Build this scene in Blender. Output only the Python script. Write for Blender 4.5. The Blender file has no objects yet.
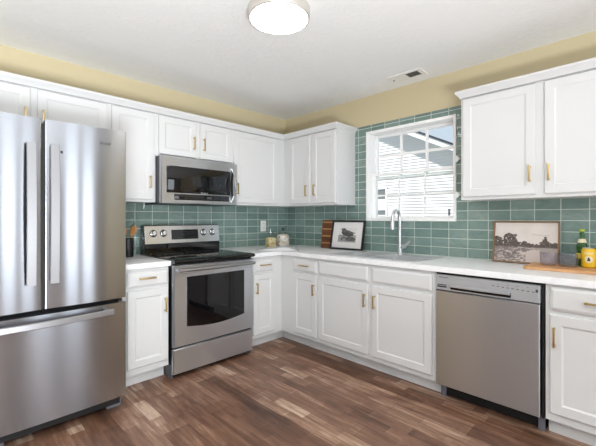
import bpy, bmesh, math, random
from mathutils import Vector, noise
random.seed(7)
PI = math.pi
scene = bpy.context.scene
COL = scene.collection

# ------------------------------------------------------------------ camera, world, light, exposure
cam_d = bpy.data.cameras.new('camera')
cam = bpy.data.objects.new('camera', cam_d); COL.objects.link(cam)
cam.location = (-3.0161, -3.2578, 1.2365)
cam.rotation_euler = (PI/2, 0, 0.7886 - PI/2)
cam_d.sensor_width = 36.0
cam_d.lens = 354.22/596*36
cam_d.shift_y = -(223-218.25)/596
cam_d.clip_start = 0.05
scene.camera = cam
vs = scene.view_settings
vs.view_transform = 'Standard'; vs.look = 'None'; vs.gamma = 1.0; vs.use_curve_mapping = False
vs.exposure = 0.13

world = bpy.data.worlds.new('world'); scene.world = world
world.use_nodes = True
bg = world.node_tree.nodes['Background']
bg.inputs['Color'].default_value = (0.74, 0.85, 1.0, 1)
bg.inputs['Strength'].default_value = 0.8

def lamp(name, kind, loc, rot, energy, color=(1, 1, 1), size=None):
    l = bpy.data.lights.new(name, kind); l.energy = energy; l.color = color
    if size: l.shape = 'RECTANGLE'; l.size, l.size_y = size
    o = bpy.data.objects.new(name, l); COL.objects.link(o); o.location = loc; o.rotation_euler = rot
    return o
sun = lamp('sun', 'SUN', (0, 0, 9), (0, -math.radians(36), 0), 4.8, (1.0, 0.985, 0.96))   # travels +x and down
sun.data.angle = math.radians(0.6)
# daylight through the two openings in the far wall behind the camera (light faces +y)
for x_, w_ in ((-1.72, .56), (-.88, .56)):
    lamp('patio_daylight', 'AREA', (x_, -7.05, 1.15), (PI/2, 0, 0), 15, (0.88, 0.945, 1.0), (w_, 2.0))
lamp('dining_daylight', 'AREA', (-4.6, -7.05, 1.35), (PI/2, 0, 0), 30, (0.86, 0.935, 1.0), (1.5, 1.6))
# added fill light behind the camera, tilted up to brighten ceiling and cabinets
lamp('upward_fill', 'AREA', (-3.6, -4.4, 0.3), (math.radians(155), 0, math.radians(42)), 265, (0.90, 0.95, 1.0), (1.1, 1.1))

# ------------------------------------------------------------------ helpers
def setp(o, label=None, cat=None, group=None, kind=None):
    if label: o['label'] = label
    if cat: o['category'] = cat
    if group: o['group'] = group
    if kind: o['kind'] = kind
    return o
def thing(name, label, cat, loc=(0, 0, 0), rz=0.0, group=None):
    o = bpy.data.objects.new(name, None); COL.objects.link(o)
    o.empty_display_size = 0.1
    o.location = loc; o.rotation_euler = (0, 0, rz)
    return setp(o, label, cat, group)

class MB:
    def __init__(s): s.bm = bmesh.new()
    def _merge(s, b):
        me = bpy.data.meshes.new('tmp'); b.to_mesh(me); b.free(); s.bm.from_mesh(me); bpy.data.meshes.remove(me)
    def box(s, x0, x1, y0, y1, z0, z1, bev=0.0, seg=2):
        if x0 > x1: x0, x1 = x1, x0
        if y0 > y1: y0, y1 = y1, y0
        if z0 > z1: z0, z1 = z1, z0
        b = bmesh.new()
        v = [b.verts.new((x, y, z)) for z in (z0, z1) for y in (y0, y1) for x in (x0, x1)]
        for f in ((0, 2, 3, 1), (4, 5, 7, 6), (0, 1, 5, 4), (2, 6, 7, 3), (0, 4, 6, 2), (1, 3, 7, 5)):
            b.faces.new([v[i] for i in f])
        if bev: bmesh.ops.bevel(b, geom=b.edges[:], offset=bev, segments=seg, affect='EDGES', profile=0.6)
        s._merge(b); return s
    def prism(s, poly, a, b_, axis='z', bev=0.0):
        """poly: 2-D outline; axis z: (x,y); axis x: (y,z); axis y: (x,z)"""
        def P(p, t):
            return {'z': (p[0], p[1], t), 'x': (t, p[0], p[1]), 'y': (p[0], t, p[1])}[axis]
        b = bmesh.new()
        A = [b.verts.new(P(p, a)) for p in poly]; B = [b.verts.new(P(p, b_)) for p in poly]
        n = len(poly)
        b.faces.new(A); b.faces.new(B[::-1])
        for i in range(n): b.faces.new((A[i], B[i], B[(i+1) % n], A[(i+1) % n]))
        bmesh.ops.recalc_face_normals(b, faces=b.faces[:])
        if bev: bmesh.ops.bevel(b, geom=[e for e in b.edges], offset=bev, segments=2, affect='EDGES')
        s._merge(b); return s
    def lathe(s, prof, cx=0, cy=0, n=32, cz=0):
        b = bmesh.new(); rings = []
        for r, z in prof:
            if r < 1e-6: rings.append([b.verts.new((cx, cy, cz+z))])
            else: rings.append([b.verts.new((cx+r*math.cos(2*PI*k/n), cy+r*math.sin(2*PI*k/n), cz+z)) for k in range(n)])
        for A, B in zip(rings, rings[1:]):
            for k in range(n):
                a0, a1 = A[k % len(A)], A[(k+1) % n % len(A)]; b0, b1 = B[k % len(B)], B[(k+1) % n % len(B)]
                q = []
                for v in (a0, a1, b1, b0):
                    if v not in q: q.append(v)
                if len(q) > 2: b.faces.new(q)
        if len(rings[0]) > 1 and prof[0] != prof[-1]: b.faces.new(rings[0][::-1])
        if len(rings[-1]) > 1 and prof[0] != prof[-1]: b.faces.new(rings[-1])
        bmesh.ops.recalc_face_normals(b, faces=b.faces[:])
        s._merge(b); return s
    def tube(s, pts, r, n=14):
        pts = [Vector(p) for p in pts]; rr = r if isinstance(r, (list, tuple)) else [r]*len(pts)
        b = bmesh.new(); rings = []; up = None
        for i, p in enumerate(pts):
            t = ((pts[min(i+1, len(pts)-1)] - pts[max(i-1, 0)])).normalized()
            if up is None:
                up = Vector((0, 0, 1)) if abs(t.z) < .9 else Vector((1, 0, 0))
            u = (up - t*up.dot(t)).normalized(); w = t.cross(u); up = u
            rings.append([b.verts.new(p + rr[i]*(u*math.cos(2*PI*k/n) + w*math.sin(2*PI*k/n))) for k in range(n)])
        for A, B in zip(rings, rings[1:]):
            for k in range(n): b.faces.new((A[k], A[(k+1) % n], B[(k+1) % n], B[k]))
        b.faces.new(rings[0][::-1]); b.faces.new(rings[-1])
        bmesh.ops.recalc_face_normals(b, faces=b.faces[:])
        s._merge(b); return s
    def ribbon(s, pts, side, w, t):
        """rectangular bar: width w along side, thickness t across"""
        pts = [Vector(p) for p in pts]; side = Vector(side).normalized(); b = bmesh.new(); R = []
        for i, p in enumerate(pts):
            tg = (pts[min(i+1, len(pts)-1)] - pts[max(i-1, 0)]).normalized(); nn = tg.cross(side).normalized()
            c = .2*t
            R.append([b.verts.new(p + side*a + nn*q) for a, q in ((-w/2, -t/2+c), (-w/2+c, -t/2), (w/2-c, -t/2), (w/2, -t/2+c), (w/2, t/2-c), (w/2-c, t/2), (-w/2+c, t/2), (-w/2, t/2-c))])
        m = 8
        for A, B in zip(R, R[1:]):
            for k in range(m): b.faces.new((A[k], A[(k+1) % m], B[(k+1) % m], B[k]))
        b.faces.new(R[0][::-1]); b.faces.new(R[-1])
        bmesh.ops.recalc_face_normals(b, faces=b.faces[:])
        s._merge(b); return s
    def panel(s, x0, x1, z0, z1, loops):
        """nested rectangles facing -y: loops of (inset, y); the last one is filled"""
        b = bmesh.new(); R = []
        for i, y in loops:
            R.append([b.verts.new(p) for p in ((x0+i, y, z0+i), (x1-i, y, z0+i), (x1-i, y, z1-i), (x0+i, y, z1-i))])
        for A, B in zip(R, R[1:]):
            for k in range(4): b.faces.new((A[k], A[(k+1) % 4], B[(k+1) % 4], B[k]))
        b.faces.new(R[-1]); b.faces.new(R[0][::-1])
        bmesh.ops.recalc_face_normals(b, faces=b.faces[:])
        s._merge(b); return s
    def slab(s, xs, ys, keep, t0, t1, axis='z'):
        """grid cells kept -> solid slab with holes; axis of thickness z / y / x"""
        b = bmesh.new(); V = {}
        def P(u, v, t): return {'z': (u, v, t), 'y': (u, t, v), 'x': (t, u, v)}[axis]
        def vert(i, j, t):
            k = (i, j, t)
            if k not in V: V[k] = b.verts.new(P(xs[i], ys[j], (t0, t1)[t]))
            return V[k]
        nx, ny = len(xs)-1, len(ys)-1
        K = lambda i, j: 0 <= i < nx and 0 <= j < ny and keep((xs[i]+xs[i+1])/2, (ys[j]+ys[j+1])/2)
        for i in range(nx):
            for j in range(ny):
                if not K(i, j): continue
                for t in (0, 1): b.faces.new([vert(i, j, t), vert(i+1, j, t), vert(i+1, j+1, t), vert(i, j+1, t)])
                for di, dj, (p, q) in ((-1, 0, ((0, 0), (0, 1))), (1, 0, ((1, 0), (1, 1))), (0, -1, ((0, 0), (1, 0))), (0, 1, ((0, 1), (1, 1)))):
                    if not K(i+di, j+dj):
                        b.faces.new([vert(i+p[0], j+p[1], 0), vert(i+q[0], j+q[1], 0), vert(i+q[0], j+q[1], 1), vert(i+p[0], j+p[1], 1)])
        bmesh.ops.recalc_face_normals(b, faces=b.faces[:])
        s._merge(b); return s
    def build(s, name, mat, parent=None, loc=None, rz=None, sharp=32, bevel=0):
        me = bpy.data.meshes.new(name)
        s.bm.to_mesh(me); s.bm.free()
        if mat: me.materials.append(mat)
        for p in me.polygons: p.use_smooth = True
        me.set_sharp_from_angle(angle=math.radians(sharp))
        o = bpy.data.objects.new(name, me); COL.objects.link(o)
        if parent: o.parent = parent
        if loc: o.location = loc
        if rz is not None: o.rotation_euler = (0, 0, rz)
        if bevel:
            m = o.modifiers.new('bevel', 'BEVEL'); m.width = bevel; m.segments = 2; m.limit_method = 'ANGLE'; m.angle_limit = math.radians(40)
        return o
def struct(name, mb, mat, **k):
    o = mb.build(name, mat, **k); o['kind'] = 'structure'; return o

def text_mesh(name, txt, size, mat, parent, loc, rot=(PI/2, 0, 0), depth=0.0006, shear=0.0):
    cu = bpy.data.curves.new(name, 'FONT'); cu.body = txt; cu.size = size; cu.extrude = depth; cu.shear = shear
    cu.align_x = 'CENTER'; cu.align_y = 'CENTER'
    t = bpy.data.objects.new('tmp', cu); COL.objects.link(t)
    bpy.context.view_layer.update()
    me = bpy.data.meshes.new_from_object(t.evaluated_get(bpy.context.evaluated_depsgraph_get()))
    bpy.data.objects.remove(t); bpy.data.curves.remove(cu)
    me.materials.clear(); me.materials.append(mat)
    o = bpy.data.objects.new(name, me); COL.objects.link(o); o.parent = parent; o.location = loc; o.rotation_euler = rot
    return o

# ------------------------------------------------------------------ materials
def s2l(c): return tuple(((v/255)/12.92 if v/255 <= .04045 else ((v/255+.055)/1.055)**2.4) for v in c)
def mat(name, rgb, rough=.5, metal=0.0, spec=None, trans=0.0, ior=None, coat=0, emit=None, aniso=0, srgb=True):
    m = bpy.data.materials.new(name); m.use_nodes = True
    b = m.node_tree.nodes['Principled BSDF']
    c = s2l(rgb) if srgb else rgb
    b.inputs['Base Color'].default_value = (*c, 1); b.inputs['Roughness'].default_value = rough
    b.inputs['Metallic'].default_value = metal
    if spec is not None: b.inputs['Specular IOR Level'].default_value = spec
    if trans: b.inputs['Transmission Weight'].default_value = trans
    if ior: b.inputs['IOR'].default_value = ior
    if coat: b.inputs['Coat Weight'].default_value = coat
    if emit: b.inputs['Emission Color'].default_value = (*emit[0], 1); b.inputs['Emission Strength'].default_value = emit[1]
    if aniso:
        b.inputs['Anisotropic'].default_value = aniso; b.inputs['Anisotropic Rotation'].default_value = .25
        t = m.node_tree.nodes.new('ShaderNodeTangent'); t.direction_type = 'RADIAL'; t.axis = 'Z'
        m.node_tree.links.new(t.outputs[0], b.inputs['Tangent'])
    return m
class NT:
    def __init__(s, m): s.t = m.node_tree; s.b = s.t.nodes['Principled BSDF']
    def n(s, typ, **k):
        x = s.t.nodes.new('ShaderNode'+typ)
        for a, v in k.items(): setattr(x, a, v)
        return x
    def l(s, a, b): s.t.links.new(a, b)
    def coords(s, kind='Object'): return s.n('TexCoord').outputs[kind]
    def mapping(s, vec, scale=(1, 1, 1), loc=(0, 0, 0), rot=(0, 0, 0)):
        m = s.n('Mapping'); s.l(vec, m.inputs[0]); m.inputs['Scale'].default_value = scale; m.inputs['Location'].default_value = loc; m.inputs['Rotation'].default_value = rot
        return m.outputs[0]
    def noise(s, vec, scale, detail=3, rough=.5, dist=0):
        x = s.n('TexNoise'); s.l(vec, x.inputs['Vector']); x.inputs['Scale'].default_value = scale; x.inputs['Detail'].default_value = detail
        x.inputs['Roughness'].default_value = rough; x.inputs['Distortion'].default_value = dist
        return x.outputs['Fac']
    def ramp(s, fac, stops):
        r = s.n('ValToRGB'); s.l(fac, r.inputs[0]); e = r.color_ramp.elements
        while len(e) < len(stops): e.new(.5)
        for el, (p, c) in zip(e, stops): el.position = p; el.color = (*c, 1) if len(c) == 3 else c
        return r.outputs[0]
    def mix(s, fac, a, b, mode='MIX'):
        m = s.n('Mix', data_type='RGBA', blend_type=mode)
        for sock, v in ((m.inputs[0], fac), (m.inputs[6], a), (m.inputs[7], b)):
            if hasattr(v, 'links'): s.l(v, sock)
            elif isinstance(v, (int, float)): sock.default_value = v
            else: sock.default_value = (*v, 1)
        return m.outputs[2]
    def math(s, op, a, b=None):
        m = s.n('Math', operation=op)
        for sock, v in zip(m.inputs, (a, b)):
            if v is None: continue
            if hasattr(v, 'links'): s.l(v, sock)
            else: sock.default_value = v
        return m.outputs[0]
    def bump(s, h, strength, dist=.01):
        b = s.n('Bump'); s.l(h, b.inputs['Height']); b.inputs['Strength'].default_value = strength; b.inputs['Distance'].default_value = dist
        s.l(b.outputs[0], s.b.inputs['Normal'])

M = {}
M['cab'] = mat('white_lacquer', (219, 219, 218), .42)
M['trim'] = mat('white_trim', (252, 252, 250), .35)
M['ceil'] = mat('ceiling_paint', (243, 243, 241), .9)
t = NT(M['ceil']); v = t.coords()
n1 = t.noise(v, 22, 4, .6, .8); r = t.ramp(n1, [(.46, (0, 0, 0)), (.56, (1, 1, 1))]); t.bump(r, .22, .005)
M['wall'] = mat('beige_paint', (210, 196, 160), .85)
t = NT(M['wall']); t.bump(t.noise(t.coords(), 260, 2), .08, .002)
M['wall2'] = mat('pale_grey_paint', (206, 207, 208), .85)
M['wall3'] = mat('slate_grey_paint', (150, 152, 155), .85)
M['extwall'] = mat('exterior_paint', (200, 200, 196), .9)

# sage glazed tiles: 153.7 x 76.8 mm, stacked
def tile_mat(name, ax, off):
    m = mat(name, (110, 140, 130), .13, spec=.55); t = NT(m)
    sp = t.n('SeparateXYZ'); t.l(t.coords(), sp.inputs[0])
    cb = t.n('CombineXYZ'); t.l(t.math('ADD', sp.outputs[ax], off), cb.inputs[0]); t.l(t.math('SUBTRACT', sp.outputs[2], .9132-.0768*20), cb.inputs[1])
    br = t.n('TexBrick', offset=0.0, squash=1.0); t.l(cb.outputs[0], br.inputs['Vector'])
    br.inputs['Scale'].default_value = 1; br.inputs['Brick Width'].default_value = .1537; br.inputs['Row Height'].default_value = .0768
    br.inputs['Mortar Size'].default_value = .0031; br.inputs['Mortar Smooth'].default_value = .25; br.inputs['Bias'].default_value = 0
    br.inputs['Color1'].default_value = (0, 0, 0, 1); br.inputs['Color2'].default_value = (1, 1, 1, 1); br.inputs['Mortar'].default_value = (.5, .5, .5, 1)
    tone = t.ramp(br.outputs['Color'], [(0, s2l((112, 134, 127))), (.5, s2l((127, 150, 142))), (1, s2l((145, 164, 156)))])
    cl = t.noise(t.mapping(cb.outputs[0], (14, 26, 14)), 1.0, 4, .6, .6)
    tone = t.mix(t.ramp(cl, [(.35, (0, 0, 0)), (.7, (.55, .55, .55))]), tone, s2l((98, 124, 119)))
    col = t.mix(br.outputs['Fac'], tone, s2l((206, 217, 208)))
    t.l(col, t.b.inputs['Base Color'])
    t.l(t.math('ADD', t.math('MULTIPLY', br.outputs['Fac'], .5), .12), t.b.inputs['Roughness'])
    h = t.math('ADD', t.math('MULTIPLY', t.noise(cb.outputs[0], 16, 2, .5), .55), t.math('MULTIPLY', br.outputs['Color'], .05))
    h = t.math('SUBTRACT', h, t.math('MULTIPLY', br.outputs['Fac'], .35))
    t.bump(h, .8, .016)
    return m
M['tileA'] = tile_mat('sage_tile_range_wall', 0, .135+.1537*20)
M['tileB'] = tile_mat('sage_tile_window_wall', 1, .036+.1537*30)

# quartz
M['quartz'] = mat('white_quartz', (240, 240, 240), .3, spec=.3)
t = NT(M['quartz']); v = t.coords()
n = t.noise(v, 3.0, 8, .65, 1.6); r = t.ramp(n, [(.46, s2l((243, 243, 243))), (.5, s2l((237, 237, 238))), (.54, s2l((243, 243, 243)))])
t.l(r, t.b.inputs['Base Color'])

# plank floor: boards run along y
M['floor'] = mat('vinyl_plank', (120, 85, 68), .36, spec=.45)
t = NT(M['floor']); sp = t.n('SeparateXYZ'); t.l(t.coords(), sp.inputs[0])
cb = t.n('CombineXYZ'); t.l(t.math('ADD', sp.outputs[1], 20.35), cb.inputs[0]); t.l(t.math('ADD', sp.outputs[0], 20.07), cb.inputs[1])
def brick(w, h, off, freq, mort):
    br = t.n('TexBrick', offset=off, offset_frequency=freq, squash=1.0); t.l(cb.outputs[0], br.inputs['Vector'])
    br.inputs['Scale'].default_value = 1; br.inputs['Brick Width'].default_value = w; br.inputs['Row Height'].default_value = h
    br.inputs['Mortar Size'].default_value = mort; br.inputs['Mortar Smooth'].default_value = .1; br.inputs['Bias'].default_value = 0
    br.inputs['Color1'].default_value = (0, 0, 0, 1); br.inputs['Color2'].default_value = (1, 1, 1, 1); br.inputs['Mortar'].default_value = (.4, .4, .4, 1)
    return br
b1 = brick(1.22, .152, .37, 2, .0009); b2 = brick(.43, .0507, .41, 3, 0.0); b3 = brick(.27, .076, .63, 2, 0.0)
streak = t.noise(t.mapping(cb.outputs[0], (3.0, 42, 1)), 1.0, 6, .65, .4)
blot = t.noise(t.mapping(cb.outputs[0], (2.2, 7.0, 1)), 1.0, 4, .6, .5)
f = t.math('ADD', t.math('MULTIPLY', b1.outputs['Color'], .24), t.math('MULTIPLY', b2.outputs['Color'], .11))
f = t.math('ADD', f, t.math('MULTIPLY', b3.outputs['Color'], .13))
f = t.math('ADD', f, t.math('MULTIPLY', streak, .66)); f = t.math('ADD', f, t.math('MULTIPLY', blot, .62)); f = t.math('SUBTRACT', f, .375)
f = t.math('ADD', f, t.math('MULTIPLY', t.math('GREATER_THAN', b3.outputs['Color'], .86), t.math('MULTIPLY', blot, .17)))
col = t.ramp(f, [(.18, s2l((66, 43, 32))), (.40, s2l((106, 75, 58))), (.56, s2l((130, 96, 77))), (.68, s2l((156, 123, 101))), (.84, s2l((198, 172, 150)))])
col = t.mix(t.math('MULTIPLY', b1.outputs['Fac'], .7), col, s2l((58, 38, 30)))
t.l(col, t.b.inputs['Base Color'])
t.l(t.math('ADD', t.math('MULTIPLY', streak, .2), .27), t.b.inputs['Roughness'])
t.bump(t.math('SUBTRACT', t.math('MULTIPLY', streak, .3), b1.outputs['Fac']), .12, .004)

def steel(name, rgb, rough=.24, aniso=.6):
    m = mat(name, rgb, rough, 1.0, aniso=aniso); t = NT(m)
    n = t.noise(t.mapping(t.coords(), (1.5, 1.5, 420)), 1.0, 2, .5)
    t.l(t.math('ADD', t.math('MULTIPLY', n, .03), rough-.015), t.b.inputs['Roughness'])
    return m
M['steel'] = steel('brushed_steel', (170, 173, 179), .20, .97)
M['steel_range'] = steel('brushed_steel_range', (216, 219, 224), .34, .95)
M['panel_silver'] = mat('silver_panel', (176, 177, 180), .4, .35)
M['steel_warm'] = steel('brushed_steel_warm', (190, 192, 195), .30, .96)
M['steel_light'] = mat('satin_steel', (214, 214, 214), .22, 1.0)
M['handle_satin'] = mat('satin_handle', (158, 158, 160), .42, .9)
M['chrome'] = mat('chrome', (216, 217, 219), .32, .9)
M['sinksteel'] = mat('sink_steel', (224, 225, 226), .38, .7)
M['nickel'] = mat('satin_pale_nickel', (214, 210, 204), .4, .6)
M['brass'] = mat('satin_brass', (206, 180, 124), .32, 1.0)
M['black'] = mat('black_plastic', (20, 20, 21), .4)
M['dark'] = mat('dark_gap', (12, 12, 13), .6)
M['gloss_black'] = mat('black_glass', (8, 8, 10), .04, spec=.6)
M['appl_grey'] = mat('appliance_grey', (92, 93, 96), .45)
M['foot_grey'] = mat('foot_grey', (112, 113, 122), .45)
M['lightgrey'] = mat('print_grey', (190, 190, 190), .5)
M['logo'] = mat('logo_grey', (70, 70, 72), .5, .2)
M['ring'] = mat('burner_ring_grey', (70, 70, 72), .3)
M['white_plastic'] = mat('white_plastic', (238, 237, 232), .35)
M['louver'] = mat('louver_grey', (128, 127, 124), .6)
M['diffuser'] = mat('lamp_diffuser', (255, 252, 246), .5, emit=((1.0, .965, .91), 20))
M['siding'] = mat('white_siding', (226, 226, 224), .7)
M['fascia'] = mat('fascia_white', (238, 238, 236), .6)
M['shingle'] = mat('roof_shingle', (58, 60, 70), .9)
M['ext_pane'] = mat('neighbour_pane', (120, 124, 124), .15, spec=.5)
M['blind'] = mat('neighbour_blind', (226, 226, 224), .6)
M['grass'] = mat('gravel_yard', (146, 144, 142), .95)
M['wood_spoon'] = mat('spoon_wood', (188, 134, 78), .55)
M['frame_black'] = mat('frame_black', (26, 26, 28), .4)
M['frame_wood'] = mat('frame_oak', (134, 102, 68), .45)
M['paper'] = mat('page_paper', (206, 205, 205), .6)
M['cover'] = mat('book_cover', (150, 148, 146), .5)
def wood_mat(name, a, b, scale, rough=.5):
    m = mat(name, a, rough); t = NT(m)
    n = t.noise(t.mapping(t.coords(), scale), 1.0, 5, .6, .8)
    t.l(t.ramp(n, [(.3, s2l(a)), (.7, s2l(b))]), t.b.inputs['Base Color']); return m
M['tray'] = wood_mat('acacia_tray', (196, 140, 92), (222, 174, 124), (60, 4, 60))
# end-grain striped board
M['board'] = mat('striped_board', (120, 70, 40), .5)
t = NT(M['board']); v = t.coords(); sp = t.n('SeparateXYZ'); t.l(v, sp.inputs[0])
n = t.noise(t.mapping(v, (3, 6, 70)), 1.0, 4, .6, .5)
base = t.ramp(n, [(.3, s2l((84, 48, 28))), (.7, s2l((132, 80, 46)))])
wv = t.math('FRACT', t.math('MULTIPLY', t.math('ADD', sp.outputs[2], .013), 13.2))
t.l(t.mix(t.math('MULTIPLY', t.math('GREATER_THAN', wv, .80), .75), base, s2l((196, 146, 98))), t.b.inputs['Base Color'])
def speckle(name, cols, scale):
    m = mat(name, cols[0], .6); t = NT(m)
    vo = t.n('TexVoronoi'); t.l(t.coords(), vo.inputs['Vector']); vo.inputs['Scale'].default_value = scale
    sp = t.n('SeparateColor'); t.l(vo.outputs['Color'], sp.inputs[0])
    t.l(t.ramp(sp.outputs[0], [(i/(len(cols)-1), s2l(c)) for i, c in enumerate(cols)]), t.b.inputs['Base Color'])
    t.bump(vo.outputs['Distance'], .8, .01)
    return m
M['nuts'] = speckle('mixed_dry_pasta', [(190, 150, 92), (246, 228, 178), (222, 190, 128), (252, 246, 222)], 55)
M['mallow'] = speckle('pale_dry_goods', [(206, 160, 138), (252, 244, 238), (228, 200, 176), (255, 252, 248)], 42)
def glass(name, rgb=(255, 255, 255), rough=.0, tint=None):
    return mat(name, rgb, rough, trans=1.0, ior=1.45)
def thin_glass(name, tint, body=None, amount=0.0, ior=1.45):
    """hollow glassware: tinted see-through wall, Fresnel reflection, a little haze of its own colour"""
    m = bpy.data.materials.new(name); m.use_nodes = True; nt = m.node_tree; nt.nodes.remove(nt.nodes['Principled BSDF'])
    tr = nt.nodes.new('ShaderNodeBsdfTransparent'); tr.inputs[0].default_value = (*s2l(tint), 1)
    gl = nt.nodes.new('ShaderNodeBsdfGlossy'); gl.inputs['Roughness'].default_value = .03
    fr = nt.nodes.new('ShaderNodeFresnel'); fr.inputs[0].default_value = ior
    out = tr.outputs[0]
    if body:
        di = nt.nodes.new('ShaderNodeBsdfDiffuse'); di.inputs[0].default_value = (*s2l(body), 1)
        m1 = nt.nodes.new('ShaderNodeMixShader'); m1.inputs[0].default_value = amount
        nt.links.new(out, m1.inputs[1]); nt.links.new(di.outputs[0], m1.inputs[2]); out = m1.outputs[0]
    ge = nt.nodes.new('ShaderNodeNewGeometry'); fm = nt.nodes.new('ShaderNodeMath'); fm.operation = 'SUBTRACT'; fm.use_clamp = True
    nt.links.new(fr.outputs[0], fm.inputs[0]); nt.links.new(ge.outputs['Backfacing'], fm.inputs[1])
    m2 = nt.nodes.new('ShaderNodeMixShader'); nt.links.new(fm.outputs[0], m2.inputs[0]); nt.links.new(out, m2.inputs[1]); nt.links.new(gl.outputs[0], m2.inputs[2])
    nt.links.new(m2.outputs[0], nt.nodes['Material Output'].inputs[0]); return m
M['clear'] = thin_glass('clear_glass', (248, 250, 249))
M['smoke'] = thin_glass('smoke_glass', (240, 239, 242), (200, 198, 204), .07)
M['green_glass'] = thin_glass('green_bottle_glass', (212, 230, 204), (110, 150, 90), .07)
M['yellow'] = mat('yellow_can_paint', (226, 182, 22), .35)
M['label_yellow'] = mat('yellow_paper_label', (214, 190, 70), .5)
M['label_cream'] = mat('cream_paper_label', (226, 214, 180), .5)
M['cap_green'] = mat('lime_cap', (176, 190, 52), .35, .3)
M['alu'] = mat('can_lid_aluminium', (210, 210, 208), .3, 1.0)
M['pane'] = thin_glass('window_glass', (252, 254, 253), ior=1.25)
def attr_mat(name, rough=.6):
    m = mat(name, (255, 255, 255), rough); t = NT(m); a = t.n('Attribute', attribute_name='paint'); t.l(a.outputs['Color'], t.b.inputs['Base Color']); return m
M['art'] = attr_mat('printed_picture')

# ------------------------------------------------------------------ room shell
ZC = 2.4647
RX0, RY0 = -6.6, -7.0
struct('floor', MB().box(RX0-.1, .15, RY0-.1, .1, -.12, 0), M['floor'])
struct('ceiling', MB().box(RX0-.1, .15, RY0-.1, .1, ZC, ZC+.15), M['ceil'])
struct('wall_left', MB().box(RX0-.1, .15, 0, .1, 0, ZC), M['wall'])
WY0, WY1, WZ0, WZ1 = -2.092, -1.219, 1.216, 2.096      # rough opening of the kitchen window
struct('wall_right', MB().slab([RY0-.1, WY0, WY1, 0], [0, WZ0, WZ1, ZC], lambda u, v: not (WY0 < u < WY1 and WZ0 < v < WZ1), 0.0, .15, 'x'), M['wall'])
struct('wall_far', MB().box(RX0-.1, RX0, RY0, 0, 0, ZC), M['wall3'])
ops = [(-2.0, -1.44, .15, 2.15), (-1.16, -.6, .15, 2.15), (-5.35, -3.85, .55, 2.15)]
def inop(u, v): return any(a < u < b and c < v < d for a, b, c, d in ops)
struct('reflection_panel', MB().panel(.03, .50, 0, 2.1, [(0, -.0005), (0, -.035), (.09, -.035), (.11, -.025)]), mat('reflection_panel_paint', (226, 208, 190), .5), loc=(RX0, 0, 0), rz=PI/2).location = (RX0, -.53, 0)  # unseen pale panel added to put a bright band in the dishwasher's reflection
struct('wall_back', MB().slab([RX0, -5.35, -3.85, -2.0, -1.44, -1.16, -.6, 0], [0, .15, .55, 2.15, ZC], lambda u, v: not inop(u, v), RY0-.1, RY0, 'y'), M['wall2'])
for i, (a, b, c, d_) in enumerate(ops):
    fr_ = MB()
    fr_.box(a-.07, a, RY0, RY0+.025, c-.07, d_+.07).box(b, b+.07, RY0, RY0+.025, c-.07, d_+.07).box(a, b, RY0, RY0+.025, d_, d_+.07).box(a, b, RY0, RY0+.025, c-.07, c)
    struct('window_%d' % (i+2), fr_, M['trim'])
struct('baseboard_back', MB().box(RX0, 0, RY0, RY0+.014, 0, .075), M['trim'])
struct('baseboard_far', MB().box(RX0, RX0+.014, RY0+.02, -.02, 0, .1), M['trim'])

TZ = 2.168
ya = [0, -1.069, -2.246, -3.30]
struct('trim_1', MB().box(-2.13, -.006, -.0065, -.0002, .9105, 1.372), M['tileA'])['label'] = 'sage green stacked tile backsplash behind the range'
ycuts = sorted([-3.30, -2.245, WY0-.001, WY1+.001, -1.071, -.0068]); zcuts = [.9105, WZ0-.001, 1.3708, WZ1+.001, TZ]
def kb(u, v):
    if WY0 < u < WY1 and WZ0 < v < WZ1: return False
    return v < 1.3708 or -2.245 < u < -1.071
struct('trim_2', MB().slab(ycuts, zcuts, kb, -.0065, -.0002, 'x'), M['tileB'])['label'] = 'sage green stacked tile backsplash around the window'

# kitchen window
w = MB()
y0, y1, z0, z1 = WY0, WY1, WZ0, WZ1
c0 = -.022
for a, b, c, e in ((y0-.006, y0+.018, z0-.006, z1+.006), (y1-.026, y1+.006, z0-.006, z1+.006), (y0+.018, y1-.026, z1-.022, z1+.006), (y0+.018, y1-.026, z0-.006, z0+.02)):
    w.box(c0, .148, a, b, c, e, .003)
win = struct('window_1', w, M['trim'])
gx = .092
iy0, iy1, iz0, iz1 = y0+.018, y1-.026, z0+.02, z1-.022
zm = 1.660
def sash(name, za, zb, x, w_):
    s = MB()
    s.box(x-.018, x+.018, iy0, iy0+w_, za, zb, .002).box(x-.018, x+.018, iy1-w_, iy1, za, zb, .002)
    s.box(x-.0179, x+.0179, iy0+w_, iy1-w_, zb-w_, zb, .002).box(x-.0179, x+.0179, iy0+w_, iy1-w_, za, za+w_*.8, .002)
    return s.build(name, M['trim'], win)
s1 = sash('upper_sash', zm-.034, iz1, gx+.02, .026)
s2 = sash('lower_sash', iz0, zm+.026, gx-.02, .028)
def munt(par, za, zb, x, tk):
    g = MB()
    for k in (1, 2):
        yy = iy0+.027 + (iy1-iy0-.054)*k/3
        g.box(x-.005, x+.005, yy-tk, yy+tk, za+.02, zb-.02)
    zz = (za+zb)/2+.004
    g.box(x-.0045, x+.0045, iy0+.03, iy1-.03, zz-tk, zz+tk)
    return g.build('muntin_grid', M['trim'], par)
munt(s1, zm-.03, iz1, gx+.02, .013); munt(s2, iz0, zm+.02, gx-.02, .0085)
MB().box(gx+.026, gx+.029, iy0+.03, iy1-.03, zm-.01, iz1-.03).build('pane', M['pane'], s1)
MB().box(gx-.014, gx-.011, iy0+.03, iy1-.03, iz0+.02, zm).build('pane', M['pane'], s2)
for zz in (1.727, 1.43):
    MB().prism([(y0-.046, zz), (y0-.016, zz-.028), (y0+.010, zz), (y0-.016, zz+.028)], -.032, -.020, 'x', .002).build('bracket_clip', M['trim'], win)

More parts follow.
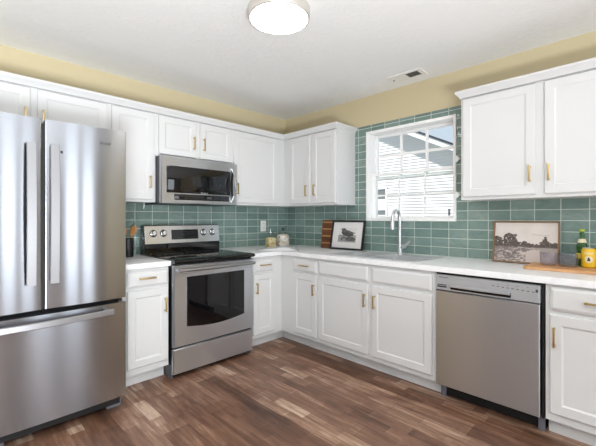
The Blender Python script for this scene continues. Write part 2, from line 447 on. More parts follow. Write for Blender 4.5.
# ------------------------------------------------------------------ outside: neighbour's house, lawn
struct('ground', MB().box(.2, 40, -25, 25, -.75, -.6), M['grass'])
nh = thing('neighbor_house', 'white clapboard neighboring house with sloping roof edge seen through the window', 'house', (7.0, 0, -.6))
SL = .502
def rk(y): return 3.714 + (y-1.590)*SL + .6         # top of fascia over y, local z
sd = MB(); bm = sd.bm; pitch = .0905; k = 0
zz = 0.0; yN, yS = 4.4, -6.5
while zz < 5.8:
    za, zb = zz, zz+pitch
    def yl(z_): return max(yS, 1.590 + (z_ + .03 - 4.314)/SL)      # where the rake cuts this course
    p = [(-.026, yl(za), za), (-.026, yN, za), (0.0, yN, zb), (0.0, yl(zb), zb)]
    q = [bm.verts.new(c) for c in p]; bm.faces.new(q[::-1])
    r_ = [bm.verts.new(c) for c in ((0.0, yl(zb), zb), (0.0, yN, zb), (-.026, yN, zb), (-.026, yl(zb), zb))]; bm.faces.new(r_[::-1])
    zz += pitch
sid = sd.build('siding_wall', M['siding'], nh)
bk = MB(); bk.prism([(yS, 0), (yN, 0), (yN, rk(yN)-.1), (yS, rk(yS)-.1)], .002, .2, 'x'); bk.build('wall_core', M['siding'], nh)
OV = -.40
def slope_bar(a, b, x0, x1, za, zb):       # follows the rake
    return MB().prism([(a, rk(a)+za), (b, rk(b)+za), (b, rk(b)+zb), (a, rk(a)+zb)], x0, x1, 'x')
slope_bar(yS, yN, OV-.02, OV, -.150, 0).build('fascia', M['fascia'], nh)
slope_bar(yS, yN, OV, .2, -.09, -.07).build('soffit', M['fascia'], nh)
slope_bar(yS, yN, OV-.05, 3.0, 0.002, .06).build('roof', M['shingle'], nh)
def nw(u, v): return (-3.2578+(u+3.2578)*1.4276, 1.2365+(v-1.2365)*1.4276+.6)
ya_, za_ = nw(.944, 1.275); yb_, zb_ = nw(1.225, 1.932)
f = MB(); fw = .06; zq = (za_+zb_)/2
f.box(-.06, -.01, ya_, ya_+fw, za_, zb_, .004).box(-.06, -.01, yb_-fw, yb_, za_, zb_, .004).box(-.058, -.012, ya_, yb_, zb_-fw, zb_).box(-.058, -.012, ya_, yb_, za_, za_+.05).box(-.05, -.02, ya_+fw, yb_-fw, zq-.0, zq+.09)
hw = f.build('window', M['fascia'], nh)
MB().box(-.035, -.03, ya_+fw, yb_-fw, za_+.05, zb_-fw).build('pane', M['ext_pane'], hw)
MB().box(-.048, -.036, ya_+fw, yb_-fw, za_+.20, zq).build('blind', M['blind'], hw)
a_, b_ = nw(-.44, 1.269); c_, e_ = nw(-.404, 1.422)
MB().box(-.05, -.012, a_, c_, b_, e_, .004).build('vent', M['appl_grey'], nh)

# ------------------------------------------------------------------ cabinets (local frame: x along wall, -y into the room)
RA, RB = 0.0, -PI/2
FD = .61                          # base face-frame depth
def handle(par, x, za, zb, y, horiz=False):
    h = MB()
    if horiz:
        h.box(za, zb, y-.034, y-.024, x-.005, x+.005, .0012)
        for q in (za+.004, zb-.004-.009): h.box(q, q+.009, y-.026, y+.001, x-.004, x+.004)
    else:
        h.box(x-.005, x+.005, y-.034, y-.024, za, zb, .0012)
        for q in (za+.004, zb-.004-.009): h.box(x-.004, x+.004, y-.026, y+.001, q, q+.009)
    return h.build('handle', M['brass'], par)
def door(par, xa, xb, za, zb, yb, h=None, name='door'):
    yf = yb-.02
    d = MB().panel(xa, xb, za, zb, [(0, yb), (0, yf+.004), (.004, yf), (.052, yf), (.057, yf+.003), (.062, yf+.006)]).build(name, M['cab'], par, sharp=12)
    if h: handle(d, h[0], h[1], h[2], yf)
    return d
def drawer(par, xa, xb, za, zb, yb, h=None, name='drawer'):
    yf = yb-.02
    d = MB().panel(xa, xb, za, zb, [(0, yb), (0, yf+.008), (.003, yf+.006), (.014, yf+.001), (.018, yf)]).build(name, M['cab'], par, sharp=12)
    if h: handle(d, h[0], h[1], h[2], yf, True)
    return d
def base_body(par, xa, xb, hollow=False, toe=None):
    b = MB()
    if hollow:      # sink base: open top for the bowls
        b.box(xa, xb, -.003, -FD, .105, .62).box(xa, xb, -FD+.02, -FD, .62, .871).box(xa, xa+.018, -.003, -FD+.02, .62, .871).box(xb-.018, xb, -.003, -FD+.02, .62, .871)
    else: b.box(xa, xb, -.003, -FD, .105, .871)
    b.build('cabinet_body', M['cab'], par)
    MB().box(xa, xb if toe is None else toe, -.003, -.5243, .0, .105).build('toe_kick', M['cab'], par)

c = thing('base_cabinet', 'white base cabinet with one drawer and one door, between refrigerator and range', 'cabinet', (-2.135, 0, 0), RA)
ox = 2.135
base_body(c, 0, .338)
drawer(c, -2.105+ox, -1.806+ox, .735, .845, -FD, (.797, -2.029+ox, -1.907+ox))
door(c, -2.105+ox, -1.806+ox, .155, .712, -FD, (-1.835+ox, .530, .634))

c = thing('base_cabinet', 'narrow white base cabinet with one drawer and one door, beside the range in the corner', 'cabinet', (-1.026, 0, 0), RA)
ox = 1.026
base_body(c, 0, -.614+ox, toe=-.5245+ox)
drawer(c, -.985+ox, -.745+ox, .732, .842, -FD, (.792, -.915+ox, -.795+ox))
door(c, -.985+ox, -.725+ox, .140, .710, -FD, (-.957+ox, .528, .630))

c = thing('base_cabinet', 'white corner base cabinet with one drawer and one door, below the bird print', 'cabinet', (0, 0, 0), RB)
b = MB(); b.box(.004, 1.101, -.003, -FD, .1052, .871); b.build('cabinet_body', M['cab'], c)
MB().box(.5246, 1.101, -.003, -.5243, .0, .105).build('toe_kick', M['cab'], c)
drawer(c, .782, 1.088, .732, .845, -FD, (.791, .885, 1.002))
door(c, .782, 1.088, .140, .712, -FD, (1.066, .528, .632))

c = thing('base_cabinet', 'wide white sink base cabinet with two doors and two false drawer fronts', 'cabinet', (0, -1.102, 0), RB)
ox = -1.102
base_body(c, 0, 2.192+ox, True)
drawer(c, 1.114+ox, 1.645+ox, .728, .848, -FD, None, 'false_drawer_front')
drawer(c, 1.678+ox, 2.168+ox, .728, .848, -FD, None, 'false_drawer_front')
door(c, 1.114+ox, 1.645+ox, .145, .705, -FD, (1.622+ox, .530, .632))
door(c, 1.678+ox, 2.168+ox, .145, .705, -FD, (1.712+ox, .530, .632))

c = thing('base_cabinet', 'white base cabinet with one drawer and one door, beside the dishwasher under the tray', 'cabinet', (0, -2.824, 0), RB)
ox = -2.824
base_body(c, 0, 3.29+ox)
drawer(c, 2.846+ox, 3.27+ox, .725, .855, -FD, (.792, 2.999+ox, 3.115+ox))
door(c, 2.846+ox, 3.27+ox, .153, .700, -FD, (2.869+ox, .527, .638))

UD = .3007; UZ0, UZ1 = 1.371, 2.125
def crown(par, path, normals):
    """path in plan; normals[i] = list of outward normals meeting at that vertex"""
    prof = [(-.02, 2.118), (.003, 2.118), (.006, 2.124), (.012, 2.134), (.023, 2.146), (.029, 2.154), (.0295, 2.168), (-.02, 2.168)]
    b = bmesh.new(); R = []
    for (x, y), ns in zip(path, normals):
        ofx = sum(n[0] for n in ns); ofy = sum(n[1] for n in ns)
        R.append([b.verts.new((x+ofx*o, y+ofy*o, z)) for o, z in prof])
    m = len(prof)
    for A, B in zip(R, R[1:]):
        for k in range(m): b.faces.new((A[k], A[(k+1) % m], B[(k+1) % m], B[k]))
    b.faces.new(R[0][::-1]); b.faces.new(R[-1]); bmesh.ops.recalc_face_normals(b, faces=b.faces[:])
    mb = MB(); mb._merge(b); return mb.build('crown_molding', M['cab'], par)
def upper_body(par, xa, xb, za=UZ0, ya=-.003):
    MB().box(xa, xb, ya, -UD, za, UZ1).build('cabinet_body', M['cab'], par)
F_ = [(0, -1)]; L_ = [(-1, 0)]; R_ = [(1, 0)]
YF = -UD-.02

c = thing('upper_cabinet', 'white two-door wall cabinet above the refrigerator', 'cabinet', (-3.045, 0, 0), RA); ox = 3.045
upper_body(c, 0, -2.127+ox, 1.835)
door(c, -3.03+ox, -2.617+ox, 1.848, 2.108, -UD, (-2.645+ox, 1.862, 1.972))
door(c, -2.577+ox, -2.143+ox, 1.848, 2.108, -UD, (-2.548+ox, 1.862, 1.972))
crown(c, [(0, -.003), (0, YF), (-2.127+ox, YF)], [L_, L_+F_, F_])
c = thing('upper_cabinet', 'tall white single-door wall cabinet between refrigerator and microwave', 'cabinet', (-2.127, 0, 0), RA); ox = 2.127
upper_body(c, 0, -1.768+ox)
door(c, -2.112+ox, -1.785+ox, 1.392, 2.108, -UD, (-1.822+ox, 1.484, 1.587))
crown(c, [(0, YF), (-1.768+ox, YF)], [F_, F_])
c = thing('upper_cabinet', 'short white two-door wall cabinet directly above the microwave', 'cabinet', (-1.768, 0, 0), RA); ox = 1.768
upper_body(c, 0, -1.002+ox, 1.766)
door(c, -1.745+ox, -1.40+ox, 1.782, 2.108, -UD, (-1.43+ox, 1.855, 1.967))
door(c, -1.36+ox, -1.018+ox, 1.782, 2.108, -UD, (-1.328+ox, 1.855, 1.967))
crown(c, [(0, YF), (-1.002+ox, YF)], [F_, F_])
c = thing('upper_cabinet', 'white single-door wall cabinet in the corner above the glass jars', 'cabinet', (-1.002, 0, 0), RA); ox = 1.002
upper_body(c, 0, -.003+ox)
door(c, -.985+ox, -.415+ox, 1.392, 2.108, -UD, (-.957+ox, 1.476, 1.585))
crown(c, [(0, YF), (-.3207+ox, YF)], [F_, [(-1, -1)]])
c = thing('upper_cabinet', 'white two-door wall cabinet between the corner and the window', 'cabinet', (0, -.3012, 0), RB); ox = -.3012
upper_body(c, 0, 1.070+ox)
door(c, .405+ox, .712+ox, 1.392, 2.108, -UD, (.676+ox, 1.470, 1.583))
door(c, .752+ox, 1.056+ox, 1.392, 2.108, -UD, (.792+ox, 1.470, 1.583))
crown(c, [(.3207+ox, YF), (1.070+ox, YF), (1.070+ox, -.003)], [[(1, -1)], F_+R_, R_])
c = thing('upper_cabinet', 'wide white two-door wall cabinet above the landscape picture and dishwasher', 'cabinet', (0, -2.246, 0), RB); ox = -2.246
upper_body(c, 0, 3.235+ox)
door(c, 2.262+ox, 2.716+ox, 1.393, 2.108, -UD, (2.688+ox, 1.473, 1.579))
door(c, 2.764+ox, 3.218+ox, 1.393, 2.108, -UD, (2.790+ox, 1.473, 1.579))
crown(c, [(0, -.003), (0, YF), (3.235+ox, YF), (3.235+ox, -.003)], [L_, L_+F_, F_+R_, R_])

# countertops
CZ0, CZ1 = .8715, .9098
ct = MB().box(-2.135, -1.79, -.0004, -.6436, CZ0, CZ1, .003).build('countertop', M['quartz'])
setp(ct, 'short white quartz countertop between refrigerator and range', 'countertop')
SY0, SY1 = -2.02, -1.16; SX0, SX1 = -.575, -.085         # sink rim
xs = [-1.026, -.6436, SX0+.02, SX1-.02, -.0004]; ys = [-3.30, SY0+.02, SY1-.02, -.6436, -.0004]
def kc(u, v):
    if SX0+.02 < u < SX1-.02 and SY0+.02 < v < SY1-.02: return False
    return u > -.6436 or v > -.6436
ct = MB().slab(xs, ys, kc, CZ0, CZ1).build('countertop', M['quartz'], bevel=.0025)
setp(ct, 'long L-shaped white quartz countertop holding the sink and running over the dishwasher', 'countertop')

# ------------------------------------------------------------------ refrigerator
c = thing('refrigerator', 'stainless steel french-door refrigerator with bottom freezer drawer', 'refrigerator', (-3.072, 0, 0), RA); ox = 3.072
FX0, FX1, FXM = 0, .881, .441
MB().box(.004, .877, -.03, -.735, .05, 1.770, .004).build('cabinet_body', M['appl_grey'], c)
def bowed(x0, x1, yb, yf, sag, z0, z1):
    r = .004; pts = [(x0, yb), (x1, yb)]
    def yy(x): return yf - sag*(1-((x-(x0+x1)/2)/((x1-x0)/2))**2)
    pts += [(x1, yy(x1)+r), (x1-.3*r, yy(x1)+.3*r)]
    n = 18
    for k in range(n+1):
        x = x1-r + (x0+r-x1+r)*k/n
        if k == n: pts.append((x+.0025, yy(x+.0025)))
        pts.append((x, yy(x)))
        if k == 0: pts.append((x-.0025, yy(x-.0025)))
    pts += [(x0+.3*r, yy(x0)+.3*r), (x0, yy(x0)+r)]
    return MB().prism(pts, z0, z1, 'z')
dl = bowed(0, FXM-.0075, -.742, -.850, .012, .728, 1.791).build('door', M['steel'], c)
dr = bowed(FXM+.0075, FX1, -.742, -.850, .012, .728, 1.791).build('door', M['steel'], c)
fz = bowed(0, FX1, -.742, -.850, .014, .098, .700).build('freezer_drawer', M['steel'], c)
MB().box(.01, .867, -.735, -.752, .70, .728).box(FXM-.0073, FXM+.0073, -.736, -.8465, .73, 1.765).build('gasket', M['dark'], c)
def fhandle(par, x):
    pts = [(x, -.884 - .014*math.sin(PI*k/16), .872+(1.648-.872)*k/16) for k in range(17)]
    h = MB().ribbon(pts, (1, 0, 0), .044, .012)
    for z in (.90, 1.62): h.box(x-.012, x+.012, -.845, -.882, z-.014, z+.014, .003)
    h.build('handle', M['handle_satin'], par)
fhandle(dl, -2.688+ox); fhandle(dr, -2.582+ox)
pts = [(.075+(FX1-.165)*k/20, -.900-.026*math.sin(PI*k/20), .659) for k in range(21)]
h = MB().ribbon(pts, (0, 0, 1), .034, .016)
for x in (.10, FX1-.115): h.box(x-.014, x+.014, -.845, -.90, .647, .671, .003)
h.build('handle', M['handle_satin'], fz)
text_mesh('logo', 'Whirlpool', .030, M['logo'], dr, (-2.350+ox, -.8605, 1.700), shear=.2)
MB().lathe([(0, 0), (.009, 0), (.009, .004), (0, .004)]).build('badge', M['logo'], dr, loc=(-2.543+ox, -.8535, 1.616)).rotation_euler = (PI/2, 0, 0)
MB().box(FXM-.03, FXM+.03, -.70, -.738, 1.7755, 1.79, .003).build('hinge_cover', M['appl_grey'], c)
MB().box(FX1-.06, FX1-.005, -.62, -.738, 1.7755, 1.79, .003).build('hinge_cover', M['appl_grey'], c)
MB().box(.03, .86, -.60, -.80, .035, .088).build('base_grille', M['dark'], c)
for xa in (FX1-.09, .19):
    MB().prism([(xa, -.768), (xa+.088, -.768), (xa+.088, -.68), (xa, -.68)], 0.0, .05, 'z', .004).build('foot', M['foot_grey'], c)

# ------------------------------------------------------------------ range
c = thing('range', 'freestanding stainless steel electric range with black glass cooktop', 'stove', (-1.787, 0, 0), RA); ox = 1.787
RW = .756
MB().box(.003, RW-.003, -.03, -.645, .02, .884).build('oven_body', M['black'], c)
for x in (0.0, RW-.016): MB().box(x, x+.016, -.36, -.64, 0, .10).build('foot', M['appl_grey'], c)
dw = MB().panel(.0, RW, .036, .228, [(0, -.646), (0, -.668), (.005, -.675)]).build('storage_drawer', M['steel_range'], c)
MB().box(.004, RW-.004, -.645, -.652, .228, .243).build('gap_strip', M['dark'], c)
dd = MB().panel(.0, RW, .243, .872, [(0, -.646), (0, -.674), (.006, -.681)]).build('oven_door', M['steel_range'], c)
wp = [(.106, .778), (.106, .392)]
for k in range(1, 12):
    tt = k/12; wp.append((.106+(.654-.106)*tt, .392-.028*math.sin(PI*tt)))
wp += [(.654, .392), (.654, .778)]
ow = MB().prism(wp, -.6835, -.679, 'y').build('oven_window', M['gloss_black'], dd)
pts = [(.018+(RW-.036)*k/16, -.728-.010*math.sin(PI*k/16), .838) for k in range(17)]
h = MB().tube(pts, .014, 14)
for x in (.035, RW-.035): h.box(x-.012, x+.012, -.68, -.725, .829, .847, .003)
h.build('handle', M['handle_satin'], dd)
ck = MB().prism([(-.10, .886), (-.685, .886), (-.702, .893), (-.706, .903), (-.700, .913), (-.688, .918), (-.10, .918)], -.004, RW+.004, 'x').build('cooktop', M['gloss_black'], c)
for x, y, r in ((.2, -.53, .105), (.56, -.54, .085), (.2, -.26, .08), (.56, -.26, .105), (.38, -.25, .05)):
    MB().lathe([(r-.003, .918), (r, .918), (r, .9186), (r-.003, .9186), (r-.003, .918)], x, y, 48).build('burner_ring', M['ring'], ck)
bgd = MB().prism([(-.03, .90), (-.118, .90), (-.118, 1.012), (-.11, 1.018), (-.09, 1.172), (-.03, 1.172)], 0, RW, 'x').build('backguard', M['gloss_black'], c)
def bgy(z): return -.128 + (z-1.008)/(1.166-1.008)*.021
cp_ = MB().prism([(-.10, 1.008), (bgy(1.008), 1.008), (bgy(1.166), 1.166), (-.085, 1.166)], .004, RW-.004, 'x', .002).build('control_panel', M['steel_light'], bgd)
za, zb = 1.040, 1.130
MB().prism([(bgy(za)+.002, za), (bgy(za)-.003, za), (bgy(zb)-.003, zb), (bgy(zb)+.002, zb)], .246, .514, 'x').build('display', M['gloss_black'], cp_)
for r_ in range(3):
    for k in range(13):
        if r_ == 0 and 5 < k < 9: continue
        z = 1.056+.025*r_; x = .258+.0195*k
        MB().box(x, x+.009, bgy(z)-.0044, bgy(z)-.0028, z, z+.003).build('button', M['logo'], cp_)
def kn(x, z):
    y = bgy(z); k = MB()
    k.lathe([(0, 0), (.025, 0), (.025, .004), (.0205, .006), (.019, .024), (.0175, .027), (0, .027)], n=28).box(-.0045, .0045, -.020, .020, .024, .035, .001)
    o = k.build('knob', M['steel_light'], cp_, loc=(x, y-.0005, z)); o.rotation_euler = (PI/2-.13, 0, 0)
    MB().lathe([(.0255, 0), (.033, 0), (.033, .0018), (.0255, .0018), (.0255, 0)], n=28).build('knob_ring', M['black'], o)
for x in (.079, .172, .576, .674): kn(x, 1.100)

# ------------------------------------------------------------------ microwave
c = thing('microwave', 'stainless over-the-range microwave mounted under the short cabinet', 'microwave', (-1.764, 0, 1.362), RA)
MW, MH = .757, .396
MB().box(.004, MW-.004, -.01, -.372, .006, MH).build('oven_body', M['appl_grey'], c)
MB().box(.01, MW-.01, -.02, -.385, -.004, .008).build('bottom_grille', M['black'], c)
md = MB().panel(0, MW, .0, MH, [(0, -.372), (0, -.394), (.006, -.400)]).build('door', M['steel_range'], c)
MB().panel(.046, .672, .090, .318, [(0, -.398), (0, -.402), (.003, -.4035)]).build('window', M['gloss_black'], md)
MB().panel(.112, .660, .032, .082, [(0, -.398), (0, -.402), (.002, -.403)]).build('keypad', M['gloss_black'], md)
for r_ in range(2):
    for k in range(20):
        if 11 <= k <= 13: continue
        x = .125+.0265*k; z = .043+.020*r_
        MB().box(x, x+.013, -.4042, -.4028, z, z+.004).build('button', M['logo'], md)
MB().box(.42, .475, -.4040, -.4028, .046, .070).build('clock_display', M['logo'], md)
text_mesh('logo', 'Whirlpool', .017, M['lightgrey'], md, (.395, -.4042, .099))
pts = [(.700, -.402-.052*math.sin(PI*k/18)**.8, .030+.318*k/18) for k in range(19)]
h = MB().ribbon(pts, (1, 0, 0), .026, .015)
h.build('handle', M['steel_light'], md)
MB().prism([(.676+.026*(1-abs(2*k/14-1)**2)*-1+.026, .045+.29*k/14) for k in range(15)] + [(.704, .335), (.704, .045)], -.4042, -.399, 'y').build('handle_recess', M['dark'], md)

# ------------------------------------------------------------------ dishwasher
c = thing('dishwasher', 'stainless steel dishwasher built in under the counter', 'dishwasher', (0, -2.196, 0), RB); ox = -2.196
MB().box(.003, .622, -.05, -.585, .105, .870).box(.003, .622, -.585, -.612, .845, .870).box(.610, .622, -.585, -.612, .10, .845).build('tub_frame', M['dark'], c)
MB().box(.012, .615, -.45, -.53, .006, .104).build('toe_panel', M['dark'], c)
for x in (.008, .582): MB().box(x, x+.032, -.531, -.56, 0, .098, .004).build('leveling_foot', M['foot_grey'], c)
dp = MB().panel(.006, .606, .110, .748, [(0, -.60), (0, -.638), (.004, -.643)]).build('door', M['steel_warm'], c)
cp_ = MB().panel(.006, .606, .752, .855, [(0, -.60), (0, -.636), (.005, -.643)]).build('control_panel', M['panel_silver'], c)
MB().box(.108, .462, -.640, -.6436, .764, .790).build('pocket_recess', M['gloss_black'], cp_)
pts = [(.108+(.46-.108)*k/12, -.652-.006*math.sin(PI*k/12), .790) for k in range(13)]
MB().ribbon(pts, (0, 0, 1), .018, .016).build('handle', M['panel_silver'], cp_)
text_mesh('logo', 'Whirlpool', .015, M['logo'], cp_, (.062, -.6434, .840))
MB().box(.02, .082, -.6425, -.6438, .786, .792).build('sticker', M['black'], cp_)
MB().box(.02, .082, -.6425, -.6438, .772, .781).build('sticker', M['black'], cp_)
bt = lambda *a: MB().box(*a).build('button', M['logo'], cp_)
for k in range(9):
    x = .36+.026*k; bt(x, x+.014, -.6425, -.6436, .822-.001*k, .826-.001*k)
    if k % 2: bt(x+.003, x+.010, -.6425, -.6436, .836, .839)
bt(.598-.012, .598, -.6425, -.6436, .815, .832)

# ------------------------------------------------------------------ sink, faucet
c = thing('sink', 'stainless double-bowl drop-in sink set in the counter under the window', 'sink', (0, 0, CZ1))
bx0, bx1 = SX0+.045, SX1-.095; ym = (SY0+SY1)/2
bowls = [(SY0+.045, ym-.02), (ym+.02, SY1-.045)]
xs = [SX0, bx0, bx1, SX1]; ys = [SY0, bowls[0][0], bowls[0][1], bowls[1][0], bowls[1][1], SY1]
inb = lambda u, v: bx0 < u < bx1 and any(a < v < b for a, b in bowls)
rim = MB().slab(xs, ys, lambda u, v: not inb(u, v), .0003, .005).build('rim', M['sinksteel'], c, bevel=.002)
for a, b in bowls:
    w_ = MB()
    w_.slab([bx0-.002, bx0, bx1, bx1+.002], [a-.002, a, b, b+.002], lambda u, v: not (bx0 < u < bx1 and a < v < b), -.18, .0002)
    w_.box(bx0-.002, bx1+.002, a-.002, b+.002, -.182, -.18)
    bo = w_.build('bowl', M['sinksteel'], c)
    MB().lathe([(0, -.1797), (.04, -.1797), (.042, -.177), (.03, -.1765), (0, -.178)], (bx0+bx1)/2, (a+b)/2, 24).build('drain', M['chrome'], bo)
c = thing('faucet', 'chrome gooseneck pull-down faucet behind the sink', 'faucet', (-.125, -1.645, CZ1+.005))
bs = MB().lathe([(0, 0), (.027, 0), (.027, .008), (.022, .014), (.020, .075), (.0185, .085), (0, .085)]).build('base', M['chrome'], c)
pts = [(0, 0, .08), (0, 0, .2), (0, 0, .30)] + [(-.062+.062*math.cos(PI*k/12), 0, .318+.072*math.sin(PI*k/12)) for k in range(0, 13)]
pts += [(-.126, 0, .29)]
MB().tube(pts, .0142, 16).build('spout', M['chrome'], c)
MB().tube([(-.125, 0, .302), (-.127, 0, .285), (-.130, 0, .24), (-.131, 0, .222)], [.0165, .0185, .0225, .021], 18).build('spray_head', M['chrome'], c)
MB().tube([(0, -.015, .062), (-.002, -.045, .07), (-.006, -.085, .105), (-.008, -.105, .125)], [.017, .015, .011, .009], 12).build('lever', M['chrome'], c)

# ------------------------------------------------------------------ ceiling light, vent, outlet, cord
c = thing('ceiling_light', 'round flush-mount ceiling light with brushed rim above the kitchen', 'ceiling light', (-1.63, -1.705, ZC))
MB().lathe([(0, -.0005), (.170, -.0005), (.181, -.006), (.182, -.052), (.178, -.062), (.168, -.062), (.168, -.03), (0, -.03)], n=56).build('rim', M['nickel'], c)
MB().lathe([(.1675, -.058), (.1672, -.0625), (.15, -.0655), (.08, -.0675), (0, -.068)], n=56).build('diffuser', M['diffuser'], c)
c = thing('ceiling_light', 'added round ceiling light, unseen behind the camera, evening out the lighting', 'ceiling light', (-4.2, -4.4, ZC))  # second lamp, out of view, added to flatten the lighting
MB().lathe([(0, -.0005), (.170, -.0005), (.181, -.006), (.182, -.052), (.178, -.062), (.168, -.062), (.168, -.03), (0, -.03)], n=40).build('rim', M['nickel'], c)
MB().lathe([(.1675, -.058), (.1672, -.0625), (.15, -.0655), (0, -.068)], n=40).build('diffuser', M['diffuser'], c)

c = thing('air_vent', 'white rectangular ceiling air vent with grey louvers', 'vent', (-.205, -1.757, ZC))
MB().slab([-.078, -.05, .05, .078], [-.152, -.115, -.005, .152], lambda u, v: not (-.05 < u < .05 and -.115 < v < -.005), -.009, -.0004).build('frame', M['white_plastic'], c, bevel=.002)
MB().box(-.05, .05, -.115, -.005, -.004, -.0006).build('backing', M['appl_grey'], c)
for k in range(7):
    y = -.108+.0155*k
    MB().prism([(y, -.0085), (y+.003, -.0085), (y+.010, -.0042), (y+.007, -.0042)], -.05, .05, 'x').build('louver', M['louver'], c)
MB().box(-.004, .004, .118, .128, -.016, -.009, .001).build('damper_lever', M['appl_grey'], c)

c = thing('outlet', 'white double wall outlet on the tile behind the glass jars', 'outlet', (-.364, -.0066, 1.145))
MB().panel(-.040, .040, -.064, .064, [(0, 0), (0, -.004), (.003, -.006)]).build('cover_plate', M['white_plastic'], c)
for z in (-.028, .028):
    so = MB().box(-.017, .017, -.006, -.008, z-.014, z+.014, .001).build('socket', M['white_plastic'], c)
    MB().box(-.008, -.005, -.0078, -.0084, z-.002, z+.008).box(.005, .008, -.0078, -.0084, z-.002, z+.008).build('slot', M['black'], so)

o = MB().tube([(-1.822, -.20, 1.3709), (-1.823, -.201, 1.345), (-1.827, -.203, 1.318)], .0045, 10).build('power_cord', M['white_plastic'])
setp(o, 'short white cord end hanging below the cabinet beside the microwave', 'cord')

# ------------------------------------------------------------------ utensil crock
c = thing('utensil_crock', 'tall matte black utensil crock on the counter beside the range', 'crock', (-1.922, -.115, CZ1))
MB().lathe([(0, 0), (.040, 0), (.042, .003), (.042, .155), (.040, .158), (.037, .155), (.037, .01), (0, .01)]).build('body', M['black'], c)
def spoon(bx, by, tx, ty, tz, lab, w_=.024):
    o = thing('wooden_spoon', lab, 'spoon', (-1.922+bx, -.115+by, CZ1+.012), 0, 'wooden utensils in the black crock')
    MB().tube([(0, 0, 0), (tx*.5, ty*.5, tz*.5), (tx, ty, tz)], [.005, .0052, .006], 10).build('stem', M['wood_spoon'], o)
    L = Vector((tx, ty, tz)).normalized(); p = Vector((tx, ty, tz)); pts = []; rr = []
    side = L.cross(Vector((.70, .71, 0))).normalized()
    b = bmesh.new(); R = []
    for k in range(11):
        q = k/10; wv = w_*math.sin(PI*(.10+.84*q))**.75; cen = p + L*(-.008+.085*q); nn = side.cross(L)
        R.append([b.verts.new(cen + side*wv*math.cos(a) + nn*.006*math.sin(a)*(.5+.5*math.sin(PI*q)) - nn*0) for a in [2*PI*j/14 for j in range(14)]])
    for A, B in zip(R, R[1:]):
        for j in range(14): b.faces.new((A[j], A[(j+1) % 14], B[(j+1) % 14], B[j]))
    b.faces.new(R[0][::-1]); b.faces.new(R[-1]); bmesh.ops.recalc_face_normals(b, faces=b.faces[:])
    mb = MB(); mb._merge(b); mb.build('bowl', M['wood_spoon'], o)
spoon(-.020, .0, .048, -.012, .178, 'wooden spoon leaning toward the range in the black crock', .030)
spoon(.006, .020, -.028, .002, .178, 'upright wooden spoon in the black crock beside the refrigerator', .026)

# ------------------------------------------------------------------ jars and book in the corner
def content(name, mb, m_, lab, cat):
    o = mb.build(name, m_); setp(o, lab, cat, kind='stuff'); return o
J1 = (-.478, -.278); J2 = (-.288, -.268)
c = thing('glass_jar', 'small square clip-top glass jar of golden dry goods beside the round jar', 'jar', (*J1, CZ1), PI/4)
c.scale = (1.2, 1.2, 1.14)
def sq(r, z, e=.35, n=32):
    out = []
    for k in range(n):
        a = 2*PI*k/n; ca, sa = math.cos(a), math.sin(a)
        q = (abs(ca)**(2/e*.5)+abs(sa)**(2/e*.5))**(-e) if False else 1/max(abs(ca), abs(sa), .78*(abs(ca)+abs(sa)))
        out.append((r*q*ca, r*q*sa, z))
    return out
def loft(rings, cap0=True, cap1=True):
    b = bmesh.new(); R = [[b.verts.new(p) for p in r] for r in rings]; n = len(R[0])
    for A, B in zip(R, R[1:]):
        for j in range(n): b.faces.new((A[j], A[(j+1) % n], B[(j+1) % n], B[j]))
    if cap0: b.faces.new(R[0][::-1])
    if cap1: b.faces.new(R[-1])
    bmesh.ops.recalc_face_normals(b, faces=b.faces[:]); mb = MB(); mb._merge(b); return mb
def circ(r, z, n=32): return [(r*math.cos(2*PI*k/n), r*math.sin(2*PI*k/n), z) for k in range(n)]
loft([sq(.050, 0), sq(.053, .004), sq(.053, .105), sq(.048, .118), circ(.030, .128), circ(.027, .150), circ(.030, .156), circ(.027, .1565), circ(.0245, .150), circ(.027, .129), sq(.044, .116), sq(.0495, .105), sq(.0495, .006)], True, True).build('glass_body', M['clear'], c)
MB().lathe([(0, .1568), (.028, .1568), (.029, .164), (.020, .170), (0, .172)]).build('lid', M['clear'], c)
MB().tube([(.030, 0, .142), (.040, .006, .155), (.036, .008, .178), (.015, .004, .184), (-.015, -.004, .182), (-.034, 0, .168), (-.032, 0, .145)], .0022, 8).build('wire_clip', M['chrome'], c)
o = loft([sq(.0475, .0065), sq(.0485, .012), sq(.0485, .092), sq(.044, .1)]).build('dry_pasta', M['nuts'], loc=(*J1, CZ1), rz=PI/4)
o.scale = (1.2, 1.2, 1.14)
setp(o, 'golden dry pasta filling the small square jar', 'dry food', kind='stuff')
c = thing('glass_jar', 'large round lidded glass jar of pale dry goods in the counter corner', 'jar', (*J2, CZ1))
c.scale = (1.12, 1.12, 1.0)
MB().lathe([(0, 0), (.066, 0), (.071, .006), (.073, .06), (.070, .115), (.055, .145), (.045, .156), (.046, .166), (.0425, .166), (.042, .156), (.052, .142), (.066, .114), (.0695, .06), (.067, .008), (0, .005)], n=40).build('glass_body', M['clear'], c)
li = MB().lathe([(0, .1665), (.046, .1665), (.05, .170), (.05, .176), (.03, .184), (.010, .186), (0, .186)], n=36).build('lid', M['clear'], c)
MB().lathe([(0, .1862), (.007, .1862), (.006, .193), (.014, .200), (.014, .210), (.006, .216), (0, .217)]).build('lid_knob', M['black'], li)
o = MB().lathe([(0, .0055), (.066, .0085), (.0685, .06), (.065, .112), (.052, .142), (0, .15)], n=40).build('dry_cereal', M['mallow'], loc=(*J2, CZ1))
o.scale = (1.12, 1.12, 1.0)
setp(o, 'pale pinkish dry cereal filling the large round jar', 'dry food', kind='stuff')

